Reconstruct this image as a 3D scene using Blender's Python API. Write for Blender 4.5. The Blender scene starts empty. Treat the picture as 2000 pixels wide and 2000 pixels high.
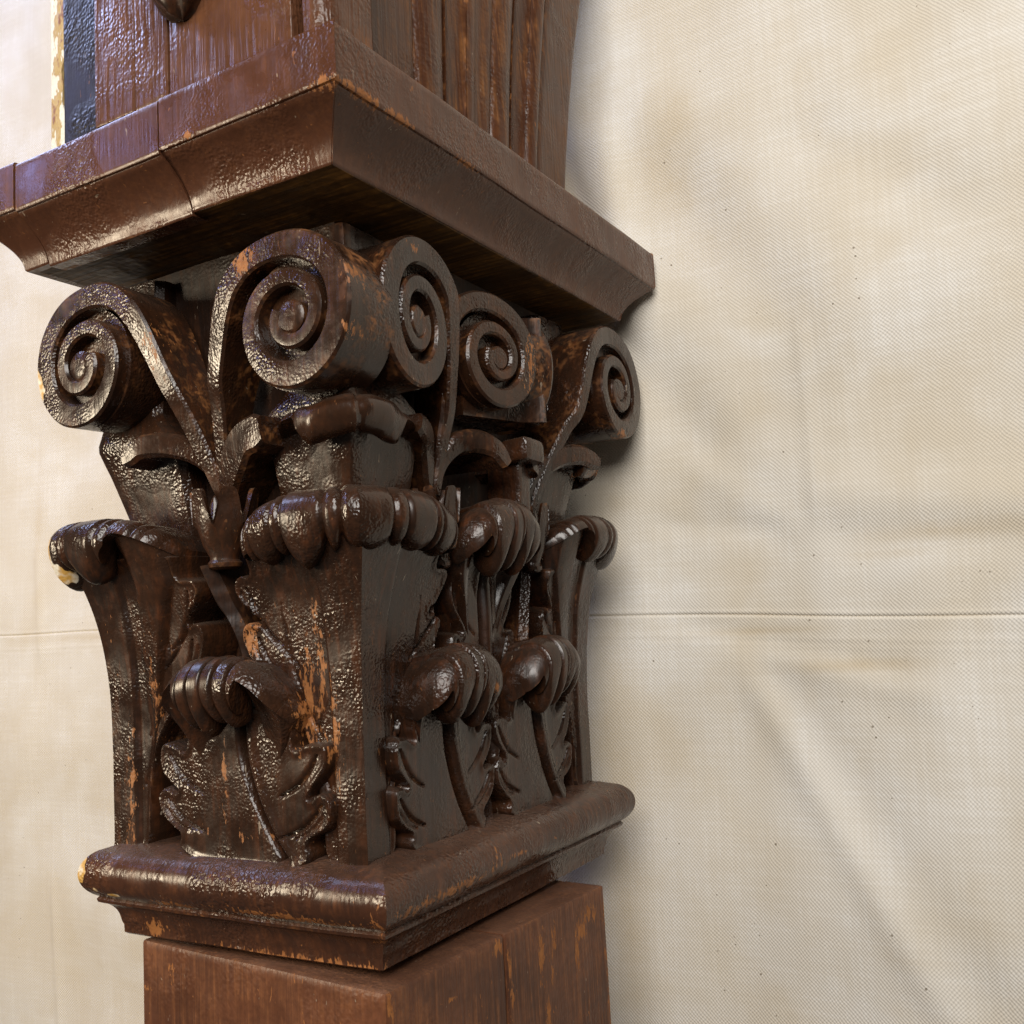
import bpy, math
import numpy as np
from mathutils import Matrix, Vector

# ------------------------------------------------------------------ camera, world, lamps, exposure
S = 0.12                       # metres per model unit (one unit = width of the necking moulding)
sc = bpy.context.scene
CAM = dict(f=1967.1649, pitch=.1058, roll=-.055, yaw=.5265, pos=(1.7242, -2.1606, .8996))
ya, pi_, ro = CAM['yaw'], CAM['pitch'], CAM['roll']
fw = np.array([-math.sin(ya)*math.cos(pi_), math.cos(ya)*math.cos(pi_), math.sin(pi_)])
rt = np.array([math.cos(ya), math.sin(ya), 0.0]); up = np.cross(rt, fw)
rt2 = math.cos(ro)*rt + math.sin(ro)*up; up2 = -math.sin(ro)*rt + math.cos(ro)*up
cd = bpy.data.cameras.new('camera'); cam = bpy.data.objects.new('camera', cd)
sc.collection.objects.link(cam); sc.camera = cam
p = np.array(CAM['pos'])*S
cam.matrix_world = Matrix(((rt2[0], up2[0], -fw[0], p[0]), (rt2[1], up2[1], -fw[1], p[1]),
                           (rt2[2], up2[2], -fw[2], p[2]), (0, 0, 0, 1)))
cd.sensor_width = 36.0; cd.sensor_fit = 'HORIZONTAL'
cd.lens = CAM['f']/2000.0*36.0
cd.clip_start = 0.01; cd.clip_end = 50.0

world = bpy.data.worlds.new('World'); sc.world = world; world.use_nodes = True
bg = world.node_tree.nodes['Background']
bg.inputs[0].default_value = (0.84, 0.76, 0.66, 1); bg.inputs[1].default_value = 0.09

def area(name, loc, target, size, power, color, sizey=None):
    l = bpy.data.lights.new(name, 'AREA'); l.energy = power; l.color = color
    l.shape = 'RECTANGLE'; l.size = size*S; l.size_y = (sizey or size)*S
    o = bpy.data.objects.new(name, l); sc.collection.objects.link(o)
    o.location = Vector(loc)*S
    d = Vector(target)*S - o.location
    o.rotation_euler = d.to_track_quat('-Z', 'Y').to_euler()
    return o
area('broad_fill_lamp', (3.6, -6.6, 5.8), (-.2, 1.2, 1.0), 5.5, 17.0, (1.0, .955, .90))  # added soft fill that brightens the cloth, not a known fitting
area('warm_room_lamp', (-5.3, -5.1, 1.9), (-.5, 0, 1.1), 1.6, 5.2, (1.0, .83, .60), 2.1)
area('skylight', (-5.6, -1.2, 6.8), (-.5, 0, 1.4), 2.4, 2.5, (.50, .60, 1.0), 1.6)
area('cool_window', (-6.3, -4.0, 5.4), (-.6, -.3, 2.5), 1.0, .50, (.38, .44, 1.0), 1.0)

vs = sc.view_settings
vs.view_transform = 'Standard'; vs.look = 'None'; vs.exposure = 0.0; vs.gamma = 1.0
vs.use_curve_mapping = False
try:
    sc.cycles.use_denoising = True
    sc.cycles.max_bounces = 4; sc.cycles.diffuse_bounces = 3; sc.cycles.glossy_bounces = 2
    sc.cycles.adaptive_threshold = .02
except Exception:
    pass

# ------------------------------------------------------------------ node helpers and materials
def new_mat(name):
    m = bpy.data.materials.new(name); m.use_nodes = True
    nt = m.node_tree; b = nt.nodes['Principled BSDF']
    return m, nt, b
def N(nt, t, **kw):
    n = nt.nodes.new(t)
    for k, v in kw.items():
        if k == 'inp':
            for i, x in v.items(): n.inputs[i].default_value = x
        else: setattr(n, k, v)
    return n
def L(nt, a, b): nt.links.new(a, b)
def coords(nt, scale=(1, 1, 1), rot=(0, 0, 0)):
    tc = N(nt, 'ShaderNodeTexCoord')
    mp = N(nt, 'ShaderNodeMapping')
    mp.inputs['Scale'].default_value = [s/S for s in scale]
    mp.inputs['Rotation'].default_value = rot
    L(nt, tc.outputs['Object'], mp.inputs['Vector'])
    return mp.outputs['Vector']
def noise(nt, vec, scale, detail=3.0, rough=.55, dist=0.0):
    n = N(nt, 'ShaderNodeTexNoise'); L(nt, vec, n.inputs['Vector'])
    n.inputs['Scale'].default_value = scale; n.inputs['Detail'].default_value = detail
    n.inputs['Roughness'].default_value = rough; n.inputs['Distortion'].default_value = dist
    return n.outputs['Fac']
def ramp(nt, fac, stops, interp='LINEAR'):
    r = N(nt, 'ShaderNodeValToRGB'); L(nt, fac, r.inputs['Fac'])
    cr = r.color_ramp; cr.interpolation = interp
    while len(cr.elements) > 1: cr.elements.remove(cr.elements[-1])
    for i, (pos, c) in enumerate(stops):
        e = cr.elements[0] if i == 0 else cr.elements.new(pos)
        e.position = pos
        e.color = (c, c, c, 1) if not isinstance(c, tuple) else (*c, 1)
    return r.outputs['Color']
def math_(nt, op, a, b=None, clamp=False):
    m = N(nt, 'ShaderNodeMath', operation=op); m.use_clamp = clamp
    for i, x in enumerate((a, b)):
        if x is None: continue
        if hasattr(x, 'links'): L(nt, x, m.inputs[i])
        else: m.inputs[i].default_value = x
    return m.outputs[0]
def mix(nt, fac, a, b, blend='MIX'):
    m = N(nt, 'ShaderNodeMix', data_type='RGBA', blend_type=blend)
    for s, x in ((m.inputs['Factor'], fac), (m.inputs['A'], a), (m.inputs['B'], b)):
        if hasattr(x, 'links'): L(nt, x, s)
        elif isinstance(x, tuple): s.default_value = (*x, 1)
        else: s.default_value = x
    return m.outputs['Result']

def wood(name, dark, mid, red, rough=(.2, .42), lump=90., lumpamt=.5, grain=.25, edge=(.53, .60), edgeamt=1.0,
         wearcol=((.17, .055, .015), (.36, .150, .045)), coat=.16, speckle=.5, redamt=.75, spec=.36, gscale=(26, 26, 1.6), dust=.20):
    m, nt, b = new_mat(name)
    v = coords(nt); vg = coords(nt, gscale)
    big = noise(nt, v, 2.6, 3, .65, .3)
    gr = noise(nt, vg, 2.0, 2, .6, .4)
    wn = noise(nt, v, 9, 3, .7); wn2 = noise(nt, v, 48, 1, .6)
    c = mix(nt, ramp(nt, big, [(.32, 0.), (.66, 1.)]), dark, mid)
    c = mix(nt, math_(nt, 'MULTIPLY', math_(nt, 'MULTIPLY', ramp(nt, gr, [(.42, 0.), (.72, 1.)]), ramp(nt, wn, [(.40, .15), (.60, 1.)])), redamt), c, red)
    c = mix(nt, math_(nt, 'MULTIPLY', ramp(nt, wn2, [(.40, 0.), (.65, 1.)]), .35), c, dark)
    # rubbed, bare-wood edges
    geo = N(nt, 'ShaderNodeNewGeometry')
    e = N(nt, 'ShaderNodeMapRange'); L(nt, geo.outputs['Pointiness'], e.inputs['Value'])
    e.inputs['From Min'].default_value = edge[0]; e.inputs['From Max'].default_value = edge[1]
    ed = math_(nt, 'MULTIPLY', e.outputs['Result'], ramp(nt, wn, [(.50, 0.), (.66, 1.)]))
    ed = math_(nt, 'MULTIPLY', ed, ramp(nt, wn2, [(.42, 0.), (.56, 1.)]))
    ed = math_(nt, 'MULTIPLY', ed, edgeamt, True)
    # specks of missing varnish
    sp = noise(nt, coords(nt, (40, 40, 13)), 1.6, 1, .5, 1.2)
    spk = math_(nt, 'MULTIPLY', ramp(nt, sp, [(.745, 0.), (.775, 1.)]), speckle)
    wear = math_(nt, 'MAXIMUM', ed, spk)
    # chips that have their own place
    a1 = N(nt, 'ShaderNodeAttribute', attribute_name='chip_orange').outputs['Fac']
    a2 = N(nt, 'ShaderNodeAttribute', attribute_name='chip_white').outputs['Fac']
    jag = noise(nt, coords(nt, (30, 30, 10)), 2.2, 3, .75)
    o1 = ramp(nt, math_(nt, 'ADD', a1, math_(nt, 'MULTIPLY', math_(nt, 'SUBTRACT', jag, .5), 3.0)), [(.68, 0.), (.86, 1.)])
    o1 = math_(nt, 'MULTIPLY', o1, math_(nt, 'GREATER_THAN', a1, .05))
    o2 = ramp(nt, math_(nt, 'ADD', a2, math_(nt, 'MULTIPLY', math_(nt, 'SUBTRACT', wn, .5), 1.2)), [(.52, 0.), (.57, 1.)])
    wear = math_(nt, 'MAXIMUM', wear, o1)
    c = mix(nt, wear, c, mix(nt, wn2, wearcol[0], wearcol[1]))
    c = mix(nt, o2, c, mix(nt, ramp(nt, wn, [(.48, 0.), (.60, 1.)]), (.50, .29, .07), (.76, .71, .60)))
    c = mix(nt, math_(nt, 'MULTIPLY', ramp(nt, sp, [(.205, 1.), (.225, 0.)]), .6), c, (.34, .27, .20))
    sn = N(nt, 'ShaderNodeSeparateXYZ'); L(nt, geo.outputs['Normal'], sn.inputs[0])
    upf = N(nt, 'ShaderNodeMapRange'); L(nt, sn.outputs[2], upf.inputs['Value']); upf.inputs['From Min'].default_value = .55; upf.inputs['From Max'].default_value = 1.0
    du = math_(nt, 'MULTIPLY', math_(nt, 'MULTIPLY', upf.outputs['Result'], ramp(nt, big, [(.35, .35), (.65, 1.)])), dust)
    c = mix(nt, du, c, (.17, .145, .12))
    allwear = math_(nt, 'MAXIMUM', math_(nt, 'MAXIMUM', wear, o2), du)
    L(nt, c, b.inputs['Base Color'])
    rr = N(nt, 'ShaderNodeMapRange'); L(nt, wn, rr.inputs['Value'])
    rr.inputs['From Min'].default_value = .35; rr.inputs['From Max'].default_value = .65
    rr.inputs['To Min'].default_value = rough[0]; rr.inputs['To Max'].default_value = rough[1]
    L(nt, math_(nt, 'ADD', rr.outputs['Result'], math_(nt, 'MULTIPLY', allwear, .28)), b.inputs['Roughness'])
    b.inputs['Specular IOR Level'].default_value = spec
    b.inputs['Coat Weight'].default_value = coat; b.inputs['Coat Roughness'].default_value = .14
    # pebbled, lumpy varnish
    l1 = noise(nt, v, lump, 0, .5, .2)
    l2 = noise(nt, v, lump*.34, 1, .6)
    patch = ramp(nt, noise(nt, v, 5.0, 1, .6), [(.43, .06), (.64, 1.)])
    h = math_(nt, 'ADD', math_(nt, 'MULTIPLY', l1, .7), math_(nt, 'MULTIPLY', l2, .8))
    h = math_(nt, 'ADD', math_(nt, 'MULTIPLY', h, patch), math_(nt, 'MULTIPLY', gr, grain))
    bp = N(nt, 'ShaderNodeBump'); L(nt, h, bp.inputs['Height'])
    bp.inputs['Strength'].default_value = lumpamt; bp.inputs['Distance'].default_value = .012*S
    L(nt, bp.outputs['Normal'], b.inputs['Normal']); L(nt, bp.outputs['Normal'], b.inputs['Coat Normal'])
    return m

M = {}
M['carve'] = wood('dark_varnished_carving', (.012, .0058, .0035), (.035, .0150, .0075), (.100, .029, .0078), (.17, .36), 130, .34, .20, coat=.0, spec=.46, redamt=.5, edgeamt=.7, speckle=.3)
M['carve_dull'] = wood('dull_carving', (.012, .0058, .0035), (.032, .0140, .0070), (.080, .026, .0078), (.42, .58), 100, .30, .4, coat=0, spec=.30, redamt=.6, edgeamt=.5, speckle=.2)
M['mould'] = wood('brown_varnished_moulding', (.056, .0215, .0110), (.090, .0350, .0180), (.120, .045, .018), (.21, .38), 120, .36, .2, speckle=.6, coat=0, spec=.30)
M['neck'] = wood('dark_varnished_torus', (.030, .0125, .0075), (.064, .0250, .0130), (.120, .042, .015), (.18, .36), 110, .55, .2, speckle=.7, coat=0, spec=.38)
M['post'] = wood('reddish_brown_post', (.052, .019, .010), (.145, .055, .026), (.200, .078, .030), (.34, .50), 90, .28, .7, coat=0, spec=.28, speckle=1.0, redamt=1.0, gscale=(44, 44, 1.4))
M['panel'] = wood('brown_panel', (.060, .024, .013), (.105, .044, .022), (.140, .056, .022), (.22, .40), 100, .5, .9, speckle=.6, coat=0, spec=.34)
M['reed'] = wood('reeded_side', (.036, .0135, .0075), (.080, .0290, .0120), (.165, .066, .019), (.26, .42), 90, .3, .7, speckle=.5, coat=0, spec=.26, redamt=1.0, gscale=(40, 40, 1.2))
M['under'] = wood('golden_brown_underside', (.022, .011, .005), (.075, .038, .012), (.240, .115, .028), (.42, .60), 40, .3, .8, redamt=1.0, speckle=.2, gscale=(1.4, 24, 24), coat=0, spec=.14)
M['black'] = wood('black_paint', (.010, .009, .010), (.022, .019, .020), (.028, .022, .020), (.32, .48), 100, .4, .2, speckle=.3, edgeamt=.2, coat=0, spec=.22)
def peel():
    m, nt, b = new_mat('peeling_paint'); v = coords(nt, (1, 1, .45))
    a = noise(nt, v, 14, 4, .65)
    c = ramp(nt, a, [(.40, (.60, .58, .50)), (.52, (.64, .62, .54)), (.55, (.36, .25, .10)), (.62, (.42, .30, .12)), (.68, (.20, .09, .05))])
    L(nt, c, b.inputs['Base Color']); b.inputs['Roughness'].default_value = .6
    bp = N(nt, 'ShaderNodeBump'); L(nt, a, bp.inputs['Height']); bp.inputs['Distance'].default_value = .02*S
    L(nt, bp.outputs['Normal'], b.inputs['Normal'])
    return m
M['peel'] = peel()
def canvas():
    m, nt, b = new_mat('cream_canvas')
    v = coords(nt)
    wob = N(nt, 'ShaderNodeTexNoise'); L(nt, v, wob.inputs['Vector']); wob.inputs["Scale"].default_value = 11; wob.inputs['Detail'].default_value = 2
    off = N(nt, 'ShaderNodeVectorMath', operation='MULTIPLY_ADD')
    L(nt, wob.outputs['Color'], off.inputs[0]); off.inputs[1].default_value = (.016, .0, .016); L(nt, v, off.inputs[2])
    sx = N(nt, 'ShaderNodeSeparateXYZ'); L(nt, off.outputs[0], sx.inputs[0])
    fx, fz = 2*math.pi/.0145, 2*math.pi/.0158
    wx = math_(nt, 'SINE', math_(nt, 'MULTIPLY', sx.outputs[0], fx)); wz = math_(nt, 'SINE', math_(nt, 'MULTIPLY', sx.outputs[2], fz))
    weave = math_(nt, 'ADD', math_(nt, 'MULTIPLY', wx, wz), .0)
    slub = noise(nt, coords(nt, (60, 1, 2.2)), 1.0, 2, .6)
    slub2 = noise(nt, coords(nt, (3, 1, 60)), 1.0, 2, .6)
    big = noise(nt, v, 1.7, 2, .6, .4); med = noise(nt, v, 5, 2, .6)
    c = mix(nt, ramp(nt, big, [(.36, 0.), (.66, 1.)]), (.665, .605, .505), (.745, .715, .660))
    c = mix(nt, math_(nt, 'MULTIPLY', ramp(nt, med, [(.5, 0.), (.75, 1.)]), .30), c, (.64, .56, .43))
    c = mix(nt, math_(nt, 'MULTIPLY', ramp(nt, math_(nt, 'ADD', slub, slub2), [(.85, 0.), (1.25, 1.)]), .14), c, (.52, .45, .34))
    ws = N(nt, 'ShaderNodeMapRange'); L(nt, weave, ws.inputs['Value']); ws.inputs['From Min'].default_value = .2; ws.inputs['From Max'].default_value = -1.
    c = mix(nt, math_(nt, 'MULTIPLY', ws.outputs['Result'], .12), c, (.46, .40, .31))
    st = N(nt, 'ShaderNodeAttribute', attribute_name='shade_and_stain').outputs['Fac']  # tan stains together with shading painted into the cloth colour
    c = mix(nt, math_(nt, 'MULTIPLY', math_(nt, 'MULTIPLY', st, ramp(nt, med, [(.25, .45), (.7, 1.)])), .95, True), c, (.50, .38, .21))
    vo = N(nt, 'ShaderNodeTexVoronoi', feature='F1'); L(nt, v, vo.inputs['Vector']); vo.inputs['Scale'].default_value = 20
    sep = N(nt, 'ShaderNodeSeparateColor'); L(nt, vo.outputs['Color'], sep.inputs[0])
    rad = math_(nt, 'MULTIPLY', math_(nt, 'GREATER_THAN', sep.outputs[0], .45), math_(nt, 'MULTIPLY', math_(nt, 'POWER', sep.outputs[1], 3.0), .105))
    fl = math_(nt, 'LESS_THAN', vo.outputs['Distance'], rad)
    c = mix(nt, math_(nt, 'MULTIPLY', fl, .7), c, (.15, .11, .07))
    L(nt, c, b.inputs['Base Color']); b.inputs['Roughness'].default_value = .9
    b.inputs['Specular IOR Level'].default_value = .15
    h = math_(nt, 'ADD', math_(nt, 'MULTIPLY', weave, .4), math_(nt, 'MULTIPLY', slub, .25))
    bp = N(nt, 'ShaderNodeBump'); L(nt, h, bp.inputs['Height']); bp.inputs['Strength'].default_value = .5
    bp.inputs['Distance'].default_value = .006*S
    L(nt, bp.outputs['Normal'], b.inputs['Normal'])
    return m
M['canvas'] = canvas()

# ------------------------------------------------------------------ mesh helpers (model units, baked to metres)
def wobble(V, amp, freq=3.0, seed=0.0):
    """slow hand-made irregularity of a carved surface"""
    a = np.zeros_like(V)
    for k, (f, w) in enumerate(((freq, 1.0), (freq*2.3, .5), (freq*5.1, .22))):
        for ax in range(3):
            ph = seed*1.7 + k*2.1 + ax*4.3
            a[:, ax] += w*np.sin(f*(V[:, 0]*1.1+V[:, 2]*.7)+ph)*np.sin(f*(V[:, 1]*.9-V[:, 2]*.8+V[:, 0]*.3)+ph*1.9+1.0)
    return V + amp*a

# chips: (x, y, z, rx, ry, rz)
CHIP_ORANGE = [
    (.21, -.33, 2.235, .06, .05, .018), (.235, -.22, 2.235, .03, .10, .016), (.235, -.08, 2.235, .02, .09, .013), (.235, .25, 2.235, .02, .06, .012),
    (-.27, -.341, 2.24, .03, .02, .015),
    (-.26, -.17, 1.94, .05, .03, .05), (.11, -.16, 1.66, .02, .02, .03), (.11, -.165, 1.84, .02, .012, .05), (.10, -.04, 1.76, .02, .012, .10),
    (.10, .14, 1.985, .02, .03, .02), (-.655, -.165, 1.76, .030, .02, .11), (-.76, -.17, 1.70, .02, .03, .04),
    (-.17, .02, .86, .022, .05, .22), (-.12, .0, .62, .02, .05, .15), (-.06, .05, .5, .025, .02, .25), (-.84, .02, .85, .018, .05, .25),
    (-.955, .02, .45, .022, .05, .20), (-.43, .0, .90, .05, .05, .07), (-.22, 0., .70, .03, .06, .15),
    (-.20, -.07, 1.43, .03, .03, .03), (.03, .1, 1.44, .02, .03, .02), (-.45, .03, .33, .2, .05, .02),
    (-1.02, .0, .95, .02, .05, .2), (-1.06, .03, 1.38, .03, .05, .16), (-.52, -.0, .5, .015, .06, .10),
    (.075, .03, .165, .05, .12, .016), (.090, .22, .168, .03, .20, .016), (.088, .45, .195, .03, .03, .03), (.088, .56, .185, .03, .06, .010),
    (.03, -.03, .07, .03, .03, .04), (.06, -.07, .16, .025, .025, .05), (-.25, -.08, .14, .25, .03, .012), (-.3, .0, .01, .4, .03, .012), (-.86, -.0, .03, .06, .03, .03),
    (-.7, -.08, .13, .10, .03, .012), (.03, .5, .02, .03, .1, .01),
    (.06, -.04, -.10, .012, .012, .14), (-.93, .02, -.16, .05, .03, .01), (-.80, .02, -.10, .02, .03, .03),
    (.110, .64, -.13, .02, .020, .09), (.117, .72, -.11, .02, .012, .05), (.117, .70, -.20, .02, .010, .06), (.128, .85, -.20, .02, .012, .10), (.135, .93, -.09, .02, .06, .03), (.132, .89, -.13, .02, .03, .03), (.112, .66, -.34, .02, .02, .09), (.098, .475, -.2, .012, .010, .2), (.09, .30, -.22, .02, .05, .006), (.085, .2, -.12, .02, .04, .005),
    (.095, .42, -.05, .02, .025, .03), (.142, 1.04, -.3, .03, .02, .4),
    (.12, .76, 1.75, .05, .04, .13), (.14, 1.47, 1.60, .03, .05, .03), (.0, 1.36, 1.45, .1, .1, .02),
    (.10, .31, 1.12, .03, .02, .02), (.13, .42, .70, .02, .02, .02), (-.08, .10, .42, .02, .03, .06),
    (.12, .70, 2.5, .05, .012, .30), (.12, .83, 2.55, .05, .010, .12),
]
CHIP_WHITE = [
    (-1.19, -.16, 1.70, .05, .07, .09), (-1.185, -.10, 1.20, .045, .10, .08), (-1.13, -.08, 1.12, .05, .09, .035),
    (-1.09, -.08, .20, .035, .05, .045), (-1.03, -.11, .14, .03, .03, .022), (-.955, -.095, .135, .04, .03, .008),
]
def chip_attr(me, V):
    for nm, lst in (('chip_orange', CHIP_ORANGE), ('chip_white', CHIP_WHITE)):
        val = np.zeros(len(V))
        for (x, y, z, rx, ry, rz) in lst:
            d = ((V[:, 0]-x)/(rx*1.15))**2+((V[:, 1]-y)/(ry*1.15))**2+((V[:, 2]-z)/(rz*1.15))**2
            val = np.maximum(val, np.exp(-d*.9))
        at = me.attributes.new(nm, 'FLOAT', 'POINT'); at.data.foreach_set('value', val.astype(np.float32))

def mesh_obj(name, V, F, mat, parent=None, smooth=38, amp=.0025, seed=0.0, chips=True, freq=3.0):
    V = np.asarray(V, float)
    if amp: V = wobble(V, amp, freq, seed)
    me = bpy.data.meshes.new(name)
    me.from_pydata((V*S).tolist(), [], F)
    me.validate(); 
    for pgn in me.polygons: pgn.use_smooth = True
    me.set_sharp_from_angle(angle=math.radians(smooth))
    if chips and len(me.vertices) == len(V): chip_attr(me, V)
    me.materials.append(mat)
    o = bpy.data.objects.new(name, me); sc.collection.objects.link(o)
    if parent is not None:
        o.parent = parent
        o.matrix_parent_inverse = parent.matrix_world.inverted()
    return o
def fix_normals(o):
    import bmesh
    bm = bmesh.new(); bm.from_mesh(o.data)
    bmesh.ops.recalc_face_normals(bm, faces=bm.faces); bm.to_mesh(o.data); bm.free()
    o.data.set_sharp_from_angle(angle=math.radians(o.get('sm', 38)))

def grid_solid(rings, cap=True):
    """rings: array [i][j][3] closed in j; consecutive i joined, ends capped"""
    R = np.asarray(rings); n, m, _ = R.shape
    V = R.reshape(-1, 3); F = []
    for i in range(n-1):
        a = i*m; b_ = (i+1)*m
        for j in range(m):
            k = (j+1) % m
            F.append((a+j, a+k, b_+k, b_+j))
    if cap:
        F.append(tuple(range(m-1, -1, -1))); F.append(tuple((n-1)*m+j for j in range(m)))
    return V, F
def merge(parts):
    V = []; F = []; o = 0
    for v, f in parts:
        V.append(np.asarray(v)); F += [tuple(i+o for i in q) for q in f]; o += len(v)
    return np.concatenate(V), F
def box(x0, x1, y0, y1, z0, z1, b=.008, n=(12, 12, 12)):
    """box with chamfered edges and enough vertices to carry wear"""
    def axis(a, c, k): return np.concatenate(([a, a+b], np.linspace(a+b, c-b, k)[1:-1], [c-b, c]))
    xs, ys, zs = axis(x0, x1, n[0]), axis(y0, y1, n[1]), axis(z0, z1, n[2])
    idx = {}; V = []; F = []
    lo = np.array([x0+b, y0+b, z0+b]); hi = np.array([x1-b, y1-b, z1-b])
    def vid(P):
        P = np.array(P); c = np.clip(P, lo, hi); d = P-c; l = np.linalg.norm(d)
        if l > 1e-12: P = c+d/l*b
        k = tuple(np.round(P, 6))
        if k not in idx: idx[k] = len(V); V.append(P)
        return idx[k]
    for ax, (A, B) in enumerate(((ys, zs), (zs, xs), (xs, ys))):
        for side, val in enumerate(((x0, x1), (y0, y1), (z0, z1))[ax]):
            for i in range(len(A)-1):
                for j in range(len(B)-1):
                    q = []
                    for (a, c) in ((A[i], B[j]), (A[i+1], B[j]), (A[i+1], B[j+1]), (A[i], B[j+1])):
                        P = [0, 0, 0]; P[ax] = val; P[(ax+1) % 3] = a; P[(ax+2) % 3] = c
                        q.append(vid(P))
                    q2 = []
                    for t in q:
                        if t not in q2: q2.append(t)
                    if len(q2) > 2: F.append(tuple(q2 if side else q2[::-1]))
    return np.array(V), F
def catmull(P, n):
    P = np.asarray(P, float); P = np.vstack([2*P[0]-P[1], P, 2*P[-1]-P[-2]])
    out = []
    segs = len(P)-3
    for i in range(segs):
        p0, p1, p2, p3 = P[i:i+4]
        for t in np.linspace(0, 1, n, endpoint=(i == segs-1)):
            out.append(.5*((2*p1)+(-p0+p2)*t+(2*p0-5*p1+4*p2-p3)*t*t+(-p0+3*p1-3*p2+p3)*t**3))
    return np.array(out)

# ------------------------------------------------------------------ frames on the bell
YF, XS = .05, -.08             # front plane y, right-hand side plane x of the bell
XM, YM = -.53, .678             # middle of the bell
def front(u, n, z): return np.stack([u+0*n, YF-n+0*u, z+0*u], -1)
def side(u, n, z): return np.stack([XS+n+0*u, u+0*n, z+0*u], -1)
def canted(u0, n0, ang, back):
    """side frame turned by ang about a vertical line at (u0,n0)"""
    ca, sa = math.cos(ang), math.sin(ang)
    def f(u, n, z): return side(u0+u*ca-n*sa, n0+u*sa+n*ca, z)
    return f
def corner_frame(mx=False, my=False):
    def f(s, n, z, q):
        s, n, z, q = np.broadcast_arrays(s, n, z, q)
        bx = XS+np.minimum(s, 0); by = YF+np.maximum(s, 0)
        def nrm(bw, p):
            t = np.clip(s/bw, -1, 1); t = t*(1.5-.5*t*t)
            a = math.pi/4*(1+t); sx, cy = np.sin(a), np.cos(a)
            k = (np.abs(sx)**p+np.abs(cy)**p)**(1/p)
            return sx/k, cy/k
        ax, ay = nrm(.012, 30.0); cx_, cy_ = nrm(.26, 2.6)
        x = bx+n*(ax*(1-q)+cx_*q); y = by-n*(ay*(1-q)+cy_*q)
        if mx: x = 2*XM-x
        if my: y = 2*YM-y
        return np.stack([x, y, z], -1)
    return f

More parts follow.
